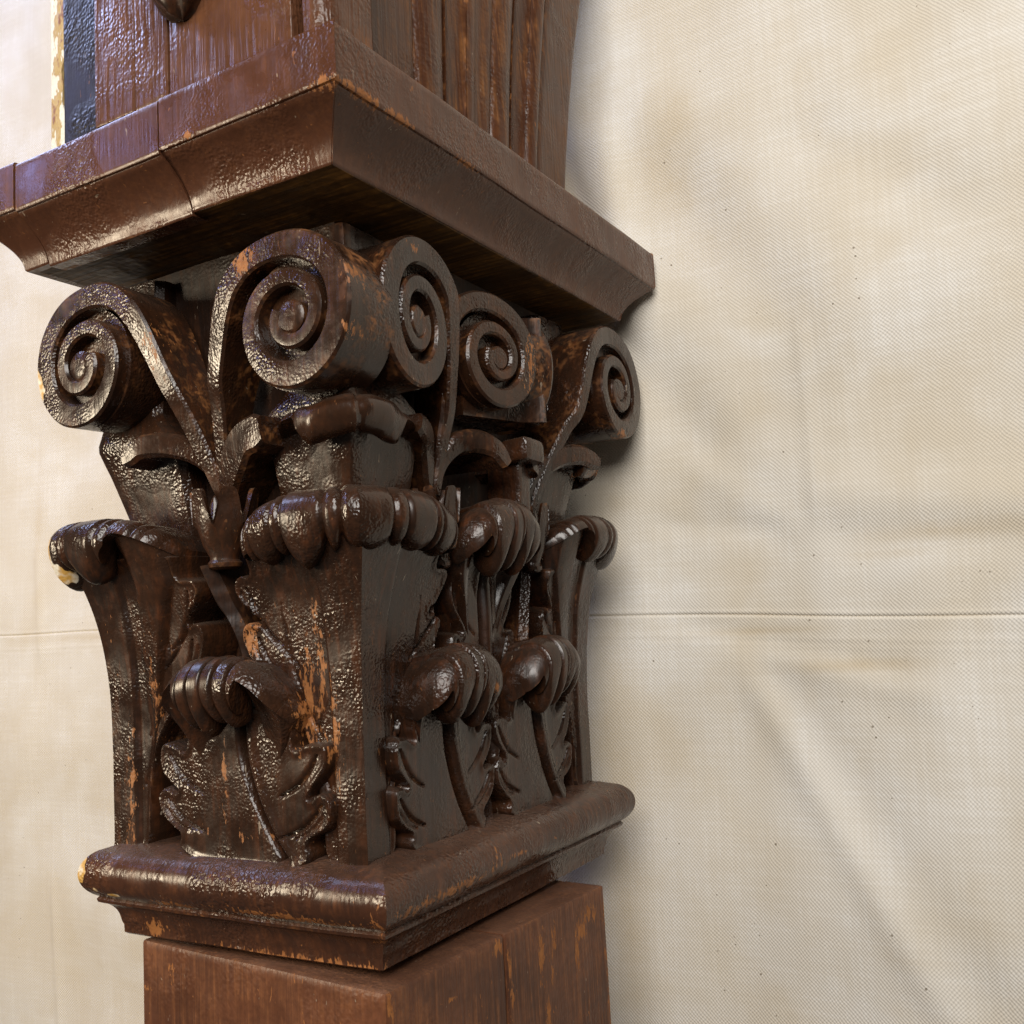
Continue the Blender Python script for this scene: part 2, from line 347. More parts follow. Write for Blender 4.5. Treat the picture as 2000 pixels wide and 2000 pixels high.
def leaf(frame, corner, uc, z0, zr, nr, r, n1, wfun, wroll, fingers, flare=4.0, dz=.10, tip=.05, mid=None,
         gouges=(), band=None, seed=0, ns=121, nf=90, hollow=.012, opn=(.40, .66, 1.0), domep=3.0, rib=.15):
    """acanthus leaf: flat carved blade that bends forward and rolls over into ribbed fingers"""
    rng = np.random.RandomState(seed)
    t = np.linspace(-1, 1, ns); h = np.abs(t)
    fb = np.array(fingers)                                     # boundaries of the fingers in t
    kk = np.clip(np.searchsorted(fb, t)-1, 0, len(fb)-2)
    lo, hi = fb[kk], fb[kk+1]
    fpos = (t-lo)/(hi-lo); wid = hi-lo
    dedge = np.minimum(t-lo, hi-t); dedge[(t < fb[0]) | (t > fb[-1])] = .2
    groove = np.exp(-(dedge/.014)**2)
    lens = rng.uniform(.35, 1.25, len(fb))
    tipd = tip*lens[kk]*np.clip(wid/.2, .3, 1.2)*np.clip(1-np.abs(2*fpos-1)**1.6, 0, 1)
    tipd[(t < fb[0]) | (t > fb[-1])] = 0
    bulge = .05*np.clip(1-(2*fpos-1)**2, 0, 1)
    D = h**domep
    E8 = np.clip((h-.8)/.2, 0, 1)**2
    zr_t = zr-dz*D; nr_t = nr*(1-.38*D)-.03*E8; r_t = r*(1-.15*D-.35*E8)
    op = np.clip((h-opn[0])/(opn[1]-opn[0]), 0, 1); op = op*op*(3-2*op)*opn[2]
    phi0 = np.radians(-128+152*op)
    nA = nr_t+r_t*(np.cos(np.radians(-128))*.8*(1-op)+.58*op); zA = zr_t+r_t*(np.sin(np.radians(-128))*.45*(1-op)+.30*op)
    rows_n, rows_z, rows_u, rows_q = [], [], [], []
    # bottom back
    def add(n, z, u, q): rows_n.append(n); rows_z.append(z); rows_u.append(u); rows_q.append(np.full(ns, q) if np.isscalar(q) else q)
    def width(z): return np.array([wfun(a, s) for a, s in zip(z, np.sign(t))])
    add(np.full(ns, -.09), np.full(ns, z0), t*width(np.full(ns, z0)), 0.)
    endround = np.clip((h-.90)/.10, 0, 1)**2
    for k in range(nf+1):
        s = k/nf
        z = z0+(zA-z0)*s
        w = width(z)
        u = t*w
        n = n1+(nA-n1)*s**(flare-1.9*op)
        if mid is not None:
            mz = mid(z)
            n = n-.042*np.exp(-((u-mz)/.014)**2)+.010*np.exp(-((np.abs(u-mz)-.032)/.016)**2)
        n = n-hollow*np.sin(np.clip(h, 0, 1)*math.pi)**2*(1-s**6)+.006*np.exp(-((h-.93)/.06)**2)
        for (u1, z1, u2, z2, dep) in gouges:
            du, dzz = u2-u1, z2-z1; L2 = du*du+dzz*dzz
            tt = np.clip(((u-u1)*du+(z-z1)*dzz)/L2, 0, 1)
            dd = np.hypot(u-u1-tt*du, z-z1-tt*dzz)
            n = n-dep*np.exp(-(dd/(.007+.004*np.sin(tt*math.pi)))**2)
        if band is not None:
            n = n-.014/(1+np.exp(-(np.abs(u)-band)/.003))
        n = n-n1*.55*endround*(1-s**5)
        q = np.full(ns, max(0., (s-.72)/.28))
        add(n, z, u, q)
    uA = rows_u[-1]
    nroll = 44
    for k in range(1, nroll+1):
        s = k/nroll
        ph = phi0+(math.radians(118)-phi0)*s
        low = np.maximum(0., -np.sin(ph))*(1-op)
        saw = np.where(t < 0, 1-fpos, fpos)*np.clip(dedge/.03, 0, 1); saw[(t < fb[0]) | (t > fb[-1])] = .5
        re = r_t*(1-rib*groove+.45*rib*(saw-.4))
        n = nr_t+re*np.cos(ph); z = zr_t+re*np.sin(ph)-tipd*low**1.3
        u = uA*(1-min(1, s*3))+t*wroll*min(1, s*3)
        add(n, z, u, 1.)
    zt = zr_t+r_t*.62
    for s in (.35, .7, 1.0):
        n = rows_n[nf+nroll+1]*(1-s)+(-.09)*s; z = rows_z[nf+nroll+1]*(1-s)+zt*s
        add(n, z, t*wroll, 1-s)
    Nn, Z, U, Q = map(np.array, (rows_n, rows_z, rows_u, rows_q))
    if corner: P = frame(U, Nn, Z, Q)
    else: P = frame(uc+U, Nn, Z)
    return grid_solid(P.transpose(1, 0, 2))

def lobes(base, items):
    """half width as a function of z with rounded, upward-pointing lobes: items (z_low, z_high, amp)"""
    zs = [b[0] for b in base]; ws = [b[1] for b in base]
    def f(z, sgn=1):
        w = float(np.interp(z, zs, ws))
        for (a, b_, amp) in items:
            if a < z < b_:
                p_ = (z-a)/(b_-a)
                w += amp*(p_**.55)*(1-p_**11)**.6
        return w
    return f

def chaikin(P, it=2, closed=True):
    P = np.asarray(P, float)
    for _ in range(it):
        Q = np.roll(P, -1, 0)
        P = np.stack([.75*P+.25*Q, .25*P+.75*Q], 1).reshape(-1, 2)
    return P
def plate(frame, corner, uc, half, n1, gouges=(), mid=None, band=None, step=.0050, e=.016, kr=1.0, hollow=.0, seed=0, fl=None):
    """broad flat leaf blade with a lobed outline, carved as relief; half outline (u>=0) is mirrored"""
    h = np.array(half); left = h[::-1].copy(); left[:, 0] *= -1
    rng = np.random.RandomState(seed)
    j = rng.normal(0, .004, h.shape); jl = rng.normal(0, .004, h.shape)
    for q in (j, jl): q[:2] = 0; q[-2:] = 0
    rgt = (h+j)*np.array([kr, 1.]); left = left+jl[::-1]
    poly = chaikin(np.vstack([rgt[1:-1], left[1:-1]]), 2)
    um = np.abs(poly[:, 0]).max()+.015; z_lo, z_hi = poly[:, 1].min()-.01, poly[:, 1].max()+.01
    us = np.arange(-um, um+step, step); zs_ = np.arange(z_lo, z_hi+step, step)
    U, Z = np.meshgrid(us, zs_)
    p0 = poly; p1 = np.roll(poly, -1, 0)
    dmin = np.full(U.shape, 9.); ins = np.zeros(U.shape, bool)
    for (ax, ay), (bx_, by_) in zip(p0, p1):
        dx, dy = bx_-ax, by_-ay; l2 = dx*dx+dy*dy+1e-12
        t = np.clip(((U-ax)*dx+(Z-ay)*dy)/l2, 0, 1)
        dmin = np.minimum(dmin, np.hypot(U-ax-t*dx, Z-ay-t*dy))
        c = (ay > Z) != (by_ > Z)
        if abs(dy) > 1e-12: ins ^= c & (U < dx*(Z-ay)/dy+ax)
    sd = np.where(ins, dmin, -dmin)
    w = np.clip((sd+.002)/e, 0, 1); prof = (1-(1-w)**3)
    nn = np.full(U.shape, n1)-hollow*np.clip(sd/.07, 0, 1)+.006*np.exp(-((sd-.016)/.009)**2)
    if fl is not None: nn = nn+fl[2]*np.clip((Z-fl[0])/(fl[1]-fl[0]), 0, 1.05)**fl[3]
    if band is not None: nn = nn+.016/(1+np.exp((np.abs(U)-band)/.0025))
    if mid is not None:
        mz = mid(Z); nn = nn-.050*np.exp(-((U-mz)/.012)**2)+.010*np.exp(-((U-mz-.035)/.02)**2)
    for (u1, z1, u2, z2, dep) in gouges:
        for sg in (1, -1):
            a, b_, c_, d_ = sg*u1, z1, sg*u2, z2
            du, dz = c_-a, d_-b_; l2 = du*du+dz*dz; ln = math.sqrt(l2)
            tt = ((U-a)*du+(Z-b_)*dz)/l2; tc = np.clip(tt, 0, 1)
            bow = .10*ln*np.sin(tc*math.pi)*sg
            dd = np.hypot(U-a-tc*du-bow*dz/ln, Z-b_-tc*dz+bow*du/ln)
            nn = nn-dep*.8*np.exp(-(dd/(.0030+.0032*np.sin(tc*math.pi)))**2)
    val = np.where(sd > -.002, -.10+(nn+.10)*prof, -.10)
    ny, nx = U.shape
    P = frame(U, val, Z, 0*U) if corner else frame(uc+U, val, Z)
    V = P.reshape(-1, 3); up_ = val > -.098
    F = []
    for i in range(ny-1):
        for j_ in range(nx-1):
            if up_[i, j_] or up_[i+1, j_] or up_[i, j_+1] or up_[i+1, j_+1]:
                F.append((i*nx+j_, i*nx+j_+1, (i+1)*nx+j_+1, (i+1)*nx+j_))
    used = np.unique(np.array(F)); mp_ = -np.ones(len(V), int); mp_[used] = np.arange(len(used))
    return V[used], [tuple(int(mp_[q]) for q in f) for f in F]

def ribbon(frame, path, bev=.007, crown=.0015):
    """strip with a flat raised face; path rows: u, z, half width, n top, n bottom"""
    path = np.asarray(path); P = path[:, :2]
    T = np.gradient(P, axis=0); T /= np.linalg.norm(T, axis=1)[:, None]+1e-9
    Nr = np.stack([-T[:, 1], T[:, 0]], 1)
    hw, nt_, nb = path[:, 2], path[:, 3], path[:, 4]
    rings = []
    b = np.minimum(bev, hw*.45)
    for (a, d) in ((-1, None), (-1, b*1.2), (-.0, 'l'), (.0, 'm'), (.0, 'r'), (1, b*1.2), (1, None)):
        if d is None: off, nn = a*hw, nb
        elif isinstance(d, str):
            off = {'l': -(hw-b), 'm': 0*hw, 'r': hw-b}[d]; nn = nt_+(crown if d == 'm' else 0)
        else: off, nn = a*hw, nt_-d
        Q = P+Nr*np.asarray(off)[:, None]
        rings.append(frame(Q[:, 0], nn, Q[:, 1]))
    return grid_solid(np.array(rings).transpose(1, 0, 2))

SPA = np.radians([-95, -60, -30, 0, 90, 180, 270, 360, 450, 540, 630, 720, 800])
SPO = np.array([.335, .303, .268, .242, .216, .200, .176, .134, .112, .094, .070, .052, .044])
SPW = np.array([.066, .076, .080, .080, .083, .076, .058, .050, .047, .044, .044, .046, .05])
def volute(frame, cu, cz, k, hand, nface, stalk, ndeep, sq=1.0):
    """stalk rows (u, z, half width, n) then a two-turn spiral; hand=+1 curls to +u over the top"""
    al = np.radians(np.linspace(-62, 655, 210))
    ro_ = np.interp(al, SPA, SPO)*k; w = np.interp(al, SPA, SPW)*k
    # smooth the key interpolation
    ker = np.ones(15)/15
    ro_ = np.convolve(np.pad(ro_, 7, mode='edge'), ker, 'valid'); w = np.convolve(np.pad(w, 7, mode='edge'), ker, 'valid')
    rm = ro_-w/2
    su = cu+hand*rm*np.sin(al)*sq; sz = cz+rm*np.cos(al)
    sp = np.stack([su, sz, w/2, np.full_like(su, nface), np.full_like(su, ndeep)], 1)
    st = catmull(np.array([list(a) for a in stalk]+[list(sp[0, :4]), list(sp[12, :4])]), 14)
    n_keep = 14*len(stalk)
    st = st[:n_keep]
    st = np.hstack([st, np.minimum(st[:, 3:4]-.07, ndeep)])
    path = np.vstack([st, sp])
    a = ribbon(frame, path)
    # floor of the spiral and the eye
    th = np.linspace(0, 2*math.pi, 64, endpoint=False)
    rings = []
    for rr, nn in ((.0, nface-.045), (.19*k, nface-.045), (.19*k, ndeep)):
        rings.append(frame(cu+max(rr, .001)*np.sin(th)*sq, np.full(64, nn), cz-.01*k+max(rr, .001)*np.cos(th)))
    fl = grid_solid(np.array(rings), cap=False)
    rings = []
    for rr, nn in ((.047, nface-.06), (.047, nface-.007), (.040, nface-.001), (.02, nface), (.001, nface)):
        rings.append(frame(cu+hand*.004+rr*k*np.sin(th)*sq, np.full(64, nn), cz-.004+rr*k*np.cos(th)))
    ey = grid_solid(np.array(rings), cap=False)
    return merge([a, fl, ey])

def calyx(frame, uc, z0, z1, n0, r0, r1, petals=5, ph=0.0):
    th = np.linspace(0, 2*math.pi, 96, endpoint=False)
    rings = []
    prof = [(.0, .70), (.03, .95), (.08, .98), (.12, .80), (.16, .78), (.30, 1.0), (.50, 1.06), (.62, 1.05), (.74, 1.03), (.86, 1.06), (1.0, 1.16)]
    sc_ = 1-np.abs(np.sin(th*petals/2+ph))**5
    def ring(f, k, din=0.):
        rr = (r0+(r1-r0)*min(1, f*1.4))*k-din
        zz = z0+(z1-z0)*(f if f < .5 else .5+(f-.5)*(.12+.88*sc_))
        rr = rr*(1+.14*max(0, f-.3)*(sc_-.5))
        return frame(uc+rr*np.sin(th), n0+rr*np.cos(th)*.9, zz+0*th)
    for f, k in prof: rings.append(ring(f, k))
    for f, k in prof[::-1][:4]: rings.append(ring(f, k, .016))
    return grid_solid(np.array(rings))

def moulding_strip(profile, p0, p1, out, m0, m1, nl=60):
    """extrude a closed profile (o,z) from p0 to p1 along a side; out = outward unit vector; m0,m1 mitre slopes"""
    p0, p1, out = map(lambda a: np.array(a, float), (p0, p1, out))
    d = (p1-p0); ln = np.linalg.norm(d); d = d/ln
    prof = np.array(profile); rings = []
    for t in np.linspace(0, 1, nl):
        a = 0-m0*prof[:, 0]; b_ = ln+m1*prof[:, 0]
        s = a*(1-t)+b_*t
        xy = p0[None]+d[None]*s[:, None]+out[None]*prof[:, 0:1]
        rings.append(np.column_stack([xy, prof[:, 1]]))
    return grid_solid(rings)

# ------------------------------------------------------------------ the cloth behind (setting)
YC = 1.74
def seam(x): return np.interp(x, [-7, -3.78, -1.5, -.22, .58, 1.46, 4.5], [.99, .966, .935, .896, .858, .814, .66])+.003*np.sin(5*x)
def cloth_y(X, Z):
    y = np.full_like(X, YC)
    def ridge(x0, z0, x1, z1, amp, w, fade=.35):
        dx, dz = x1-x0, z1-z0; L2 = dx*dx+dz*dz; Ln = math.sqrt(L2)
        t = ((X-x0)*dx+(Z-z0)*dz)/L2
        d = ((X-x0)*dz-(Z-z0)*dx)/Ln
        e = np.clip(np.minimum(t+fade, 1+fade-t)/fade, 0, 1); e = e*e*(3-2*e)
        return amp*np.exp(-(d/w)**2)*e
    for a in FOLDS: y = y-1.25*ridge(*a[:5], a[5]*1.15)
    y += .030*np.sin(1.9*X+.9*Z)*np.sin(1.1*Z-1.3*X+1) + .014*np.sin(4.1*X-2.6*Z+.5)*np.sin(2.9*Z+2.0*X) + .006*np.sin(8.3*X+3.1*Z)*np.sin(5.2*Z-6.1*X)
    # flat-felled seam
    d = Z-seam(X)
    y += np.where(d > 0, .0, -.004*np.exp(d/.25))
    y -= .0012*np.exp(-((d+.085)/.012)**2)+.0009*np.exp(-((d+.115)/.010)**2)
    y += .0055*np.exp(-(d/.0055)**2)-.0018*np.exp(-((d-.014)/.008)**2)
    return y
FOLDS = [  # x0 z0 x1 z1 amplitude width
    (.18, 2.85, .72, 2.08, -.016, .15), (.40, 2.90, .98, 2.05, .015, .20), (-.05, 2.1, .35, 1.6, -.010, .10), (.2, 2.3, .6, 1.5, .010, .12), (.9, 2.7, 1.4, 2.3, -.012, .12),
    (.55, .50, 1.05, -.45, .012, .06), (.70, .50, 1.22, -.45, -.010, .09), (.30, .83, .95, .66, -.007, .05), (.60, .70, 1.10, .56, .008, .06),
    (.75, 1.15, 1.45, 1.10, -.010, .08), (.9, 1.30, 1.5, 1.20, .010, .09), (.35, 1.45, .75, 1.15, .008, .07), (.2, 1.25, .6, 1.2, -.006, .05),
    (-.20, 3.0, .0, 2.2, -.035, .06), (.03, 2.9, .12, 2.2, .024, .07), (.80, 1.9, .80, 1.3, .004, .03), (1.15, .9, 1.3, -.3, .008, .12),
    (-3.95, 1.4, -3.93, .9, .008, .03), (-3.85, -.7, -3.80, -1.6, .008, .025), (-3.9, 5.0, -3.5, 3.2, .014, .12), (-3.2, .3, -2.9, -.9, .008, .07),
]
SHADES_AND_STAINS = [(-.10, 2.9, .16, .55, .45), (.32, 2.75, .16, .40, .42), (.55, 2.45, .12, .25, .22), (-.12, 1.2, .10, .9, .42), (1.25, 1.13, .26, .035, .55), (1.05, 1.06, .2, .02, .25), (.9, .66, .24, .025, .55),  # stains, plus painted shade beside the wood and along the folds
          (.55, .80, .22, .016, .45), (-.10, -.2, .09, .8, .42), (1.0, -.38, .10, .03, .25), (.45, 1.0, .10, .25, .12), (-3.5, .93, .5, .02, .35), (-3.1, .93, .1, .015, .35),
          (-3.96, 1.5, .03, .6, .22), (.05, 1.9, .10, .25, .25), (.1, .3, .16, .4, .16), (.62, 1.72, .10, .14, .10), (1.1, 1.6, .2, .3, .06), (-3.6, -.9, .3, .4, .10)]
def cloth_panel(name, z_lo, z_hi, parent, nx=420, nz=260):
    xs = np.concatenate([np.linspace(-7, -4.4, 20)[:-1], np.linspace(-4.4, -2.6, 150)[:-1], np.linspace(-2.6, -.7, 30)[:-1], np.linspace(-.7, 1.9, 300)[:-1], np.linspace(1.9, 4.5, 20)])
    X = np.tile(xs, (nz, 1))
    s = np.linspace(0, 1, nz)[:, None]; s = 1-(1-s)**2.2 if callable(z_hi) else s**1.7
    zl = z_lo(X[0])[None] if callable(z_lo) else np.full((1, len(xs)), z_lo)
    zh = z_hi(X[0])[None] if callable(z_hi) else np.full((1, len(xs)), z_hi)
    Z = zl*(1-s)+zh*s
    Y = cloth_y(X, Z)
    V = np.stack([X, Y, Z], -1).reshape(-1, 3)
    m = len(xs)
    F = [(i*m+j, i*m+j+1, (i+1)*m+j+1, (i+1)*m+j) for i in range(nz-1) for j in range(m-1)]
    o = mesh_obj(name, V, F, M['canvas'], parent, 60, 0, chips=False)
    val = np.zeros(len(V))
    for (x, z, rx, rz, a) in SHADES_AND_STAINS: val += a*np.exp(-((V[:, 0]-x)/rx)**2-((V[:, 2]-z)/rz)**2)
    at = o.data.attributes.new('shade_and_stain', 'FLOAT', 'POINT'); at.data.foreach_set('value', val.astype(np.float32))
    so = o.modifiers.new('thickness', 'SOLIDIFY'); so.thickness = .002*S; so.offset = -1
    return o
def empty(name, loc, label, cat):
    e = bpy.data.objects.new(name, None); sc.collection.objects.link(e)
    e.location = Vector(loc)*S; e.empty_display_size = .02
    e['label'] = label; e['category'] = cat
    bpy.context.view_layer.update()
    return e
ZB = -6.0
cl = empty('drop_cloth', (-1.0, YC, ZB), 'cream canvas drop cloth with a horizontal seam hanging behind the carved wood', 'cloth')
cloth_panel('upper_panel', seam, 7.0, cl)
cloth_panel('lower_panel', ZB, seam, cl)

# ------------------------------------------------------------------ the pilaster
pil = empty('carved_pilaster', (-.5, .7, ZB), 'dark varnished wooden pilaster with a carved capital of scrolls and curled leaves', 'pilaster')

# post below, turned a few degrees against the capital
def yawed(V, a):
    c, s = math.cos(a), math.sin(a); V = np.array(V); x, y = V[:, 0].copy(), V[:, 1].copy()
    V[:, 0] = c*x-s*y; V[:, 1] = s*x+c*y; return V
post = mesh_obj('post', *(lambda vf: (yawed(vf[0], -.0774), vf[1]))(box(-.9496, .0605, -.0541, .4620, -1.2, -.0208, .012, (70, 40, 80))), M['post'], pil, 40, .0015)
mesh_obj('side_board', *(lambda vf: (yawed(vf[0], -.0774), vf[1]))(box(-.9496, .0627, .4650, 1.0461, -1.2, -.0215, .007, (70, 40, 80))), M['post'], post, 40, .0015, 1.0)
v, f = box(-.9466, .0597, -.0511, 1.0431, ZB, -1.202, .012, (4, 4, 8))
mesh_obj('lower_shaft', yawed(v, -.0774), f, M['post'], pil, 40, 0)

# necking moulding
def arc(c0, c1, r0, r1, a0, a1, n): return [(c0+r0*math.cos(math.radians(a)), c1+r1*math.sin(math.radians(a))) for a in np.linspace(a0, a1, n)]
prof = [(-.2, .004), (-.008, .0), (0, .006), (.001, .03), (.004, .036)] + arc(.055, .042, .048, .058, 172, 98, 8) + [(.055, .103), (.058, .112)] \
    + arc(.012, .188, .085, .078, -62, 62, 20) + arc(-.06, .262, .085, .016, 50, 95, 6) + [(-.2, .279)]
rings = []
rect = [((-1, 0), (-1, -1)), ((0, 0), (1, -1)), ((0, 1.362), (1, 1)), ((-1, 1.362), (-1, 1))]
pr = np.array(prof)
parts = []
pts = [np.array(a[0], float) for a in rect]; dg = [np.array(a[1], float) for a in rect]
loop = []
for k in range(4):
    n_ = 90
    for t in np.linspace(0, 1, n_, endpoint=False):
        b_ = pts[k]*(1-t)+pts[(k+1) % 4]*t; d_ = dg[k]*(1-t)+dg[(k+1) % 4]*t
        loop.append(np.column_stack([b_[None]+d_[None]*pr[:, 0:1], pr[:, 1]]))
loop = np.array(loop); n_, m_, _ = loop.shape
F = [(i*m_+j, ((i+1) % n_)*m_+j, ((i+1) % n_)*m_+(j+1) % m_, i*m_+(j+1) % m_) for i in range(n_) for j in range(m_)]
mesh_obj('necking_moulding', loop.reshape(-1, 3), F, M['neck'], pil, 40, .003, 3.0)

# bell of the capital
zs = np.concatenate([np.linspace(-.03, .27, 4), np.linspace(.30, 2.089, 60)])
rings = []
for z in zs:
    e = .0 if z < 1.1 else .02*min(1, (z-1.1)/.3)+.03*max(0, (z-1.55)/.5)
    if z < .28: e = -.05
    x0, x1, y0, y1 = -.98-e+.07, XS+e-.07, YF-e+.07, 1.306+e-.07
    pts_ = []
    c = .02
    for (ax, ay, bx_, by_, n_) in ((x0+c, y0, x1-c, y0, 24), (x1, y0+c, x1, y1-c, 30), (x1-c, y1, x0+c, y1, 8), (x0, y1-c, x0, y0+c, 8)):
        for t in np.linspace(0, 1, n_): pts_.append((ax+(bx_-ax)*t, ay+(by_-ay)*t, z))
    rings.append(pts_)
v, f = grid_solid(rings)
bell = mesh_obj('capital', v, f, M['carve_dull'], pil, 40, .004, 5.0)
bell['label'] = 'carved capital of volutes, ribbed curling leaves and flower cups'

def sub(name, vf, seed=0., amp=.004, mat='carve', smooth=38, freq=4.0):
    o = mesh_obj(name, vf[0], vf[1], M[mat], bell, smooth, amp, seed, freq=freq)
    fix_normals(o); return o

# corner leaves
wcorner = lobes([(.25, .085), (.45, .095), (.66, .145), (.85, .19), (1.0, .25), (1.07, .29), (1.3, .31)], [])
HC = [(0, .235), (.105, .235), (.110, .40), (.130, .55), (.185, .65), (.26, .72), (.335, .79), (.375, .85), (.380, .905), (.355, .940), (.318, .945), (.300, .930),
      (.325, .955), (.365, .99), (.385, 1.03), (.372, 1.068), (.335, 1.082), (.300, 1.070), (.305, 1.11), (.310, 1.16), (0, 1.16)]
GC = [(.14, .66, .31, .885, .016), (.19, .70, .335, .87, .012), (.17, .80, .325, 1.03, .016), (.22, .86, .35, 1.02, .012), (.10, .60, .20, .98, .010), (.075, .45, .10, .70, .008)]
cg = [(.10, .55, .19, .95, .008), (-.10, .55, -.19, .95, .008), (.13, .62, .23, 1.0, .008), (-.13, .62, -.23, 1.0, .008),
      (.085, .60, .17, .95, .006), (-.085, .60, -.17, .95, .006)]
cf = [-.93, -.80, -.72, -.52, -.44, -.18, -.09, .19, .28, .50, .57, .76, .83, .93]
for k, (mx, my) in enumerate(((0, 0), (1, 0), (0, 1))):
    sub('corner_leaf', merge([plate(corner_frame(mx, my), True, 0, HC, .040, GC, None, .050, kr=.84, seed=k, fl=(.27, 1.13, .085, 4.2)), leaf(corner_frame(mx, my), True, 0, .272, 1.205, .150+.02*mx, .074, .030, wcorner, .305, cf, 4.2, .08, .046, None, (), None, seed=3+k, ns=221, rib=.12, opn=(.34, .60, 1.0) if k else (.62, .84, .6))]), 1.3*k)
# hood leaves under the corner scrolls
whood = lobes([(1.3, .20), (1.6, .20)], [])
for k, (mx, my) in enumerate(((0, 0), (0, 1))):
    sub('hood_leaf', leaf(corner_frame(mx, my), True, 0, 1.42, 1.478, .120, .046, .02, whood, .20, [-.95, -.62, .03, .95], 3.0, .03, .026, None, (), None, seed=11+k, ns=101, nf=16), 2+k, .010, freq=13.0)

# bottom leaves
def bottom_leaf(frame, uc, hw, seed, opn=(.34, .52, 1.0), fin=(-.93, -.40, -.20, .0, .20, .40, .93)):
    k = hw/.30
    w = lobes([(.25, .085*k), (.30, .08*k), (.42, .11*k), (.52, .155*k), (.60, .20*k), (.66, .222*k), (.74, .235*k), (1.0, .235*k)], [])
    HB = [(0, .235), (.17, .235), (.245, .268), (.262, .298), (.240, .318), (.268, .328), (.318, .360), (.342, .402), (.340, .442), (.310, .466), (.275, .462), (.258, .446),
          (.285, .468), (.322, .508), (.338, .552), (.322, .590), (.284, .600), (.240, .588), (.210, .566), (.215, .61), (.225, .66), (.228, .70), (0, .70)]
    HB = [(a*k, b_) for a, b_ in HB]
    GB = [(.15*k, .335, .295*k, .425, .017), (.15*k, .445, .285*k, .555, .017), (.20*k, .335, .30*k, .395, .008)]
    g = []
    md = lambda z: k*(.01+.15*np.clip((.60-z)/.32, 0, 1)**1.8)
    return merge([plate(frame, False, uc, HB, .080, GB, md, seed=seed), leaf(frame, False, uc, .272, .757, .150, .082, .050, w, .235*k, list(fin), 5.0, .13, .060, md, g, None, seed=seed, ns=181, opn=opn)])
sub('lower_leaf', bottom_leaf(front, -.46, .30, 21), .7)
sub('lower_leaf', bottom_leaf(side, .345, .240, 22, (.50, .74, .85), (-.93, -.58, -.22, .08, .36, .62, .93)), 1.9)
sub('lower_leaf', bottom_leaf(side, .875, .240, 23, (.50, .74, .85), (-.93, -.58, -.22, .08, .36, .62, .93)), 2.7)
# upper leaf in the middle of the side
wu = lobes([(.45, .03), (.70, .045), (.80, .075), (.95, .13), (1.05, .185), (1.12, .21), (1.4, .22)], [])
HU = [(0, .44), (.05, .44), (.066, .56), (.095, .64), (.145, .70), (.185, .76), (.200, .825), (.186, .872), (.152, .882), (.128, .866), (.150, .90), (.182, .95), (.198, 1.005), (.184, 1.045), (.148, 1.055),
      (.122, 1.035), (.14, 1.07), (.165, 1.11), (.18, 1.15), (0, 1.15)]
GU = [(.05, .70, .150, .845, .016), (.08, .70, .160, .82, .012), (.05, .86, .150, 1.01, .016), (.08, .88, .160, .99, .012)]
gu = [(.04, .70, .13, .93, .011), (.07, .68, .15, .88, .009), (-.04, .70, -.13, .93, .011), (-.07, .68, -.15, .88, .009), (.05, .86, .16, 1.03, .009), (-.05, .86, -.16, 1.03, .009)]
sub('upper_leaf', merge([plate(side, False, .615, HU, .060, GU, lambda z: 0*z, seed=9), leaf(side, False, .615, .45, 1.205, .155, .080, .040, wu, .22, [-.93, -.58, -.24, .06, .34, .62, .93], 5.0, .13, .055, lambda z: 0*z, (), None, seed=31, opn=(.50, .74, .85))]), 3.1)

# flower cups and their stems
sub('calyx', calyx(front, -.495, 1.085, 1.325, .085, .050, .088, 6, .5), 1.1)
sub('calyx', calyx(side, .365, 1.06, 1.31, .070, .038, .066, 6, .6), 1.4)
sub('calyx', calyx(side, .945, 1.06, 1.30, .070, .038, .066, 6, .2), 1.7)
def stem(frame, P, hw=.022):
    q = catmull(np.array(P), 16)
    return ribbon(frame, np.column_stack([q[:, 0], q[:, 1], np.full(len(q), hw), q[:, 2], np.full(len(q), -.09)]), .019, .014)
sub('stem', stem(front, [(-.545, 1.105, .115), (-.528, 1.0, .075), (-.500, .9, .035), (-.49, .78, .0)], .026), .4, .004, 'carve_dull', freq=16.)
sub('stem', stem(side, [(.36, 1.08, .05), (.35, .95, .045), (.335, .78, .05)]), .9)
sub('stem', stem(side, [(.945, 1.08, .05), (.92, .95, .045), (.885, .78, .05)]), 1.2)
sub('stem', stem(side, [(.605, .70, .05), (.612, .50, .035), (.63, .275, .04)], .017), 1.6)

# helix leaves: arched shelves that rise from each cup towards the scroll above
def helix(frame, P, hw):
    q = catmull(np.array(P), 18); n_ = len(q)
    w = hw*np.interp(np.linspace(0, 1, n_), [0, .15, .5, .9, 1], [.35, .7, 1., 1., .75])
    return ribbon(frame, np.column_stack([q[:, 0], q[:, 1], w, q[:, 2], np.full(n_, -.09)]), .012)
for hand, fr, u0, pts_ in ((1, front, -.525, [(.01, 1.28, .06), (.065, 1.37, .10), (.15, 1.45, .135), (.245, 1.470, .15)]), (-1, front, -.525, [(.005, 1.30, .05), (.055, 1.41, .075), (.14, 1.475, .11), (.255, 1.488, .145), (.33, 1.455, .15)]),
                           (-1, side, .375, [(.0, 1.29, .05), (.03, 1.40, .075), (.08, 1.465, .11), (.16, 1.485, .14)]), (1, side, .385, [(.0, 1.28, .05), (.035, 1.40, .075), (.10, 1.465, .12), (.19, 1.455, .17), (.235, 1.40, .19)]),
                           (-1, side, .955, [(.0, 1.28, .05), (.03, 1.40, .075), (.08, 1.455, .12), (.12, 1.44, .16), (.15, 1.39, .18)]), (1, side, .96, [(.0, 1.28, .05), (.05, 1.39, .075), (.14, 1.475, .12), (.26, 1.50, .16), (.36, 1.475, .18)])):
    sub('helix_leaf', helix(fr, [(u0+hand*a, z, n) for a, z, n in pts_], .056 if (hand == 1 and fr is front) else .038), u0+hand)

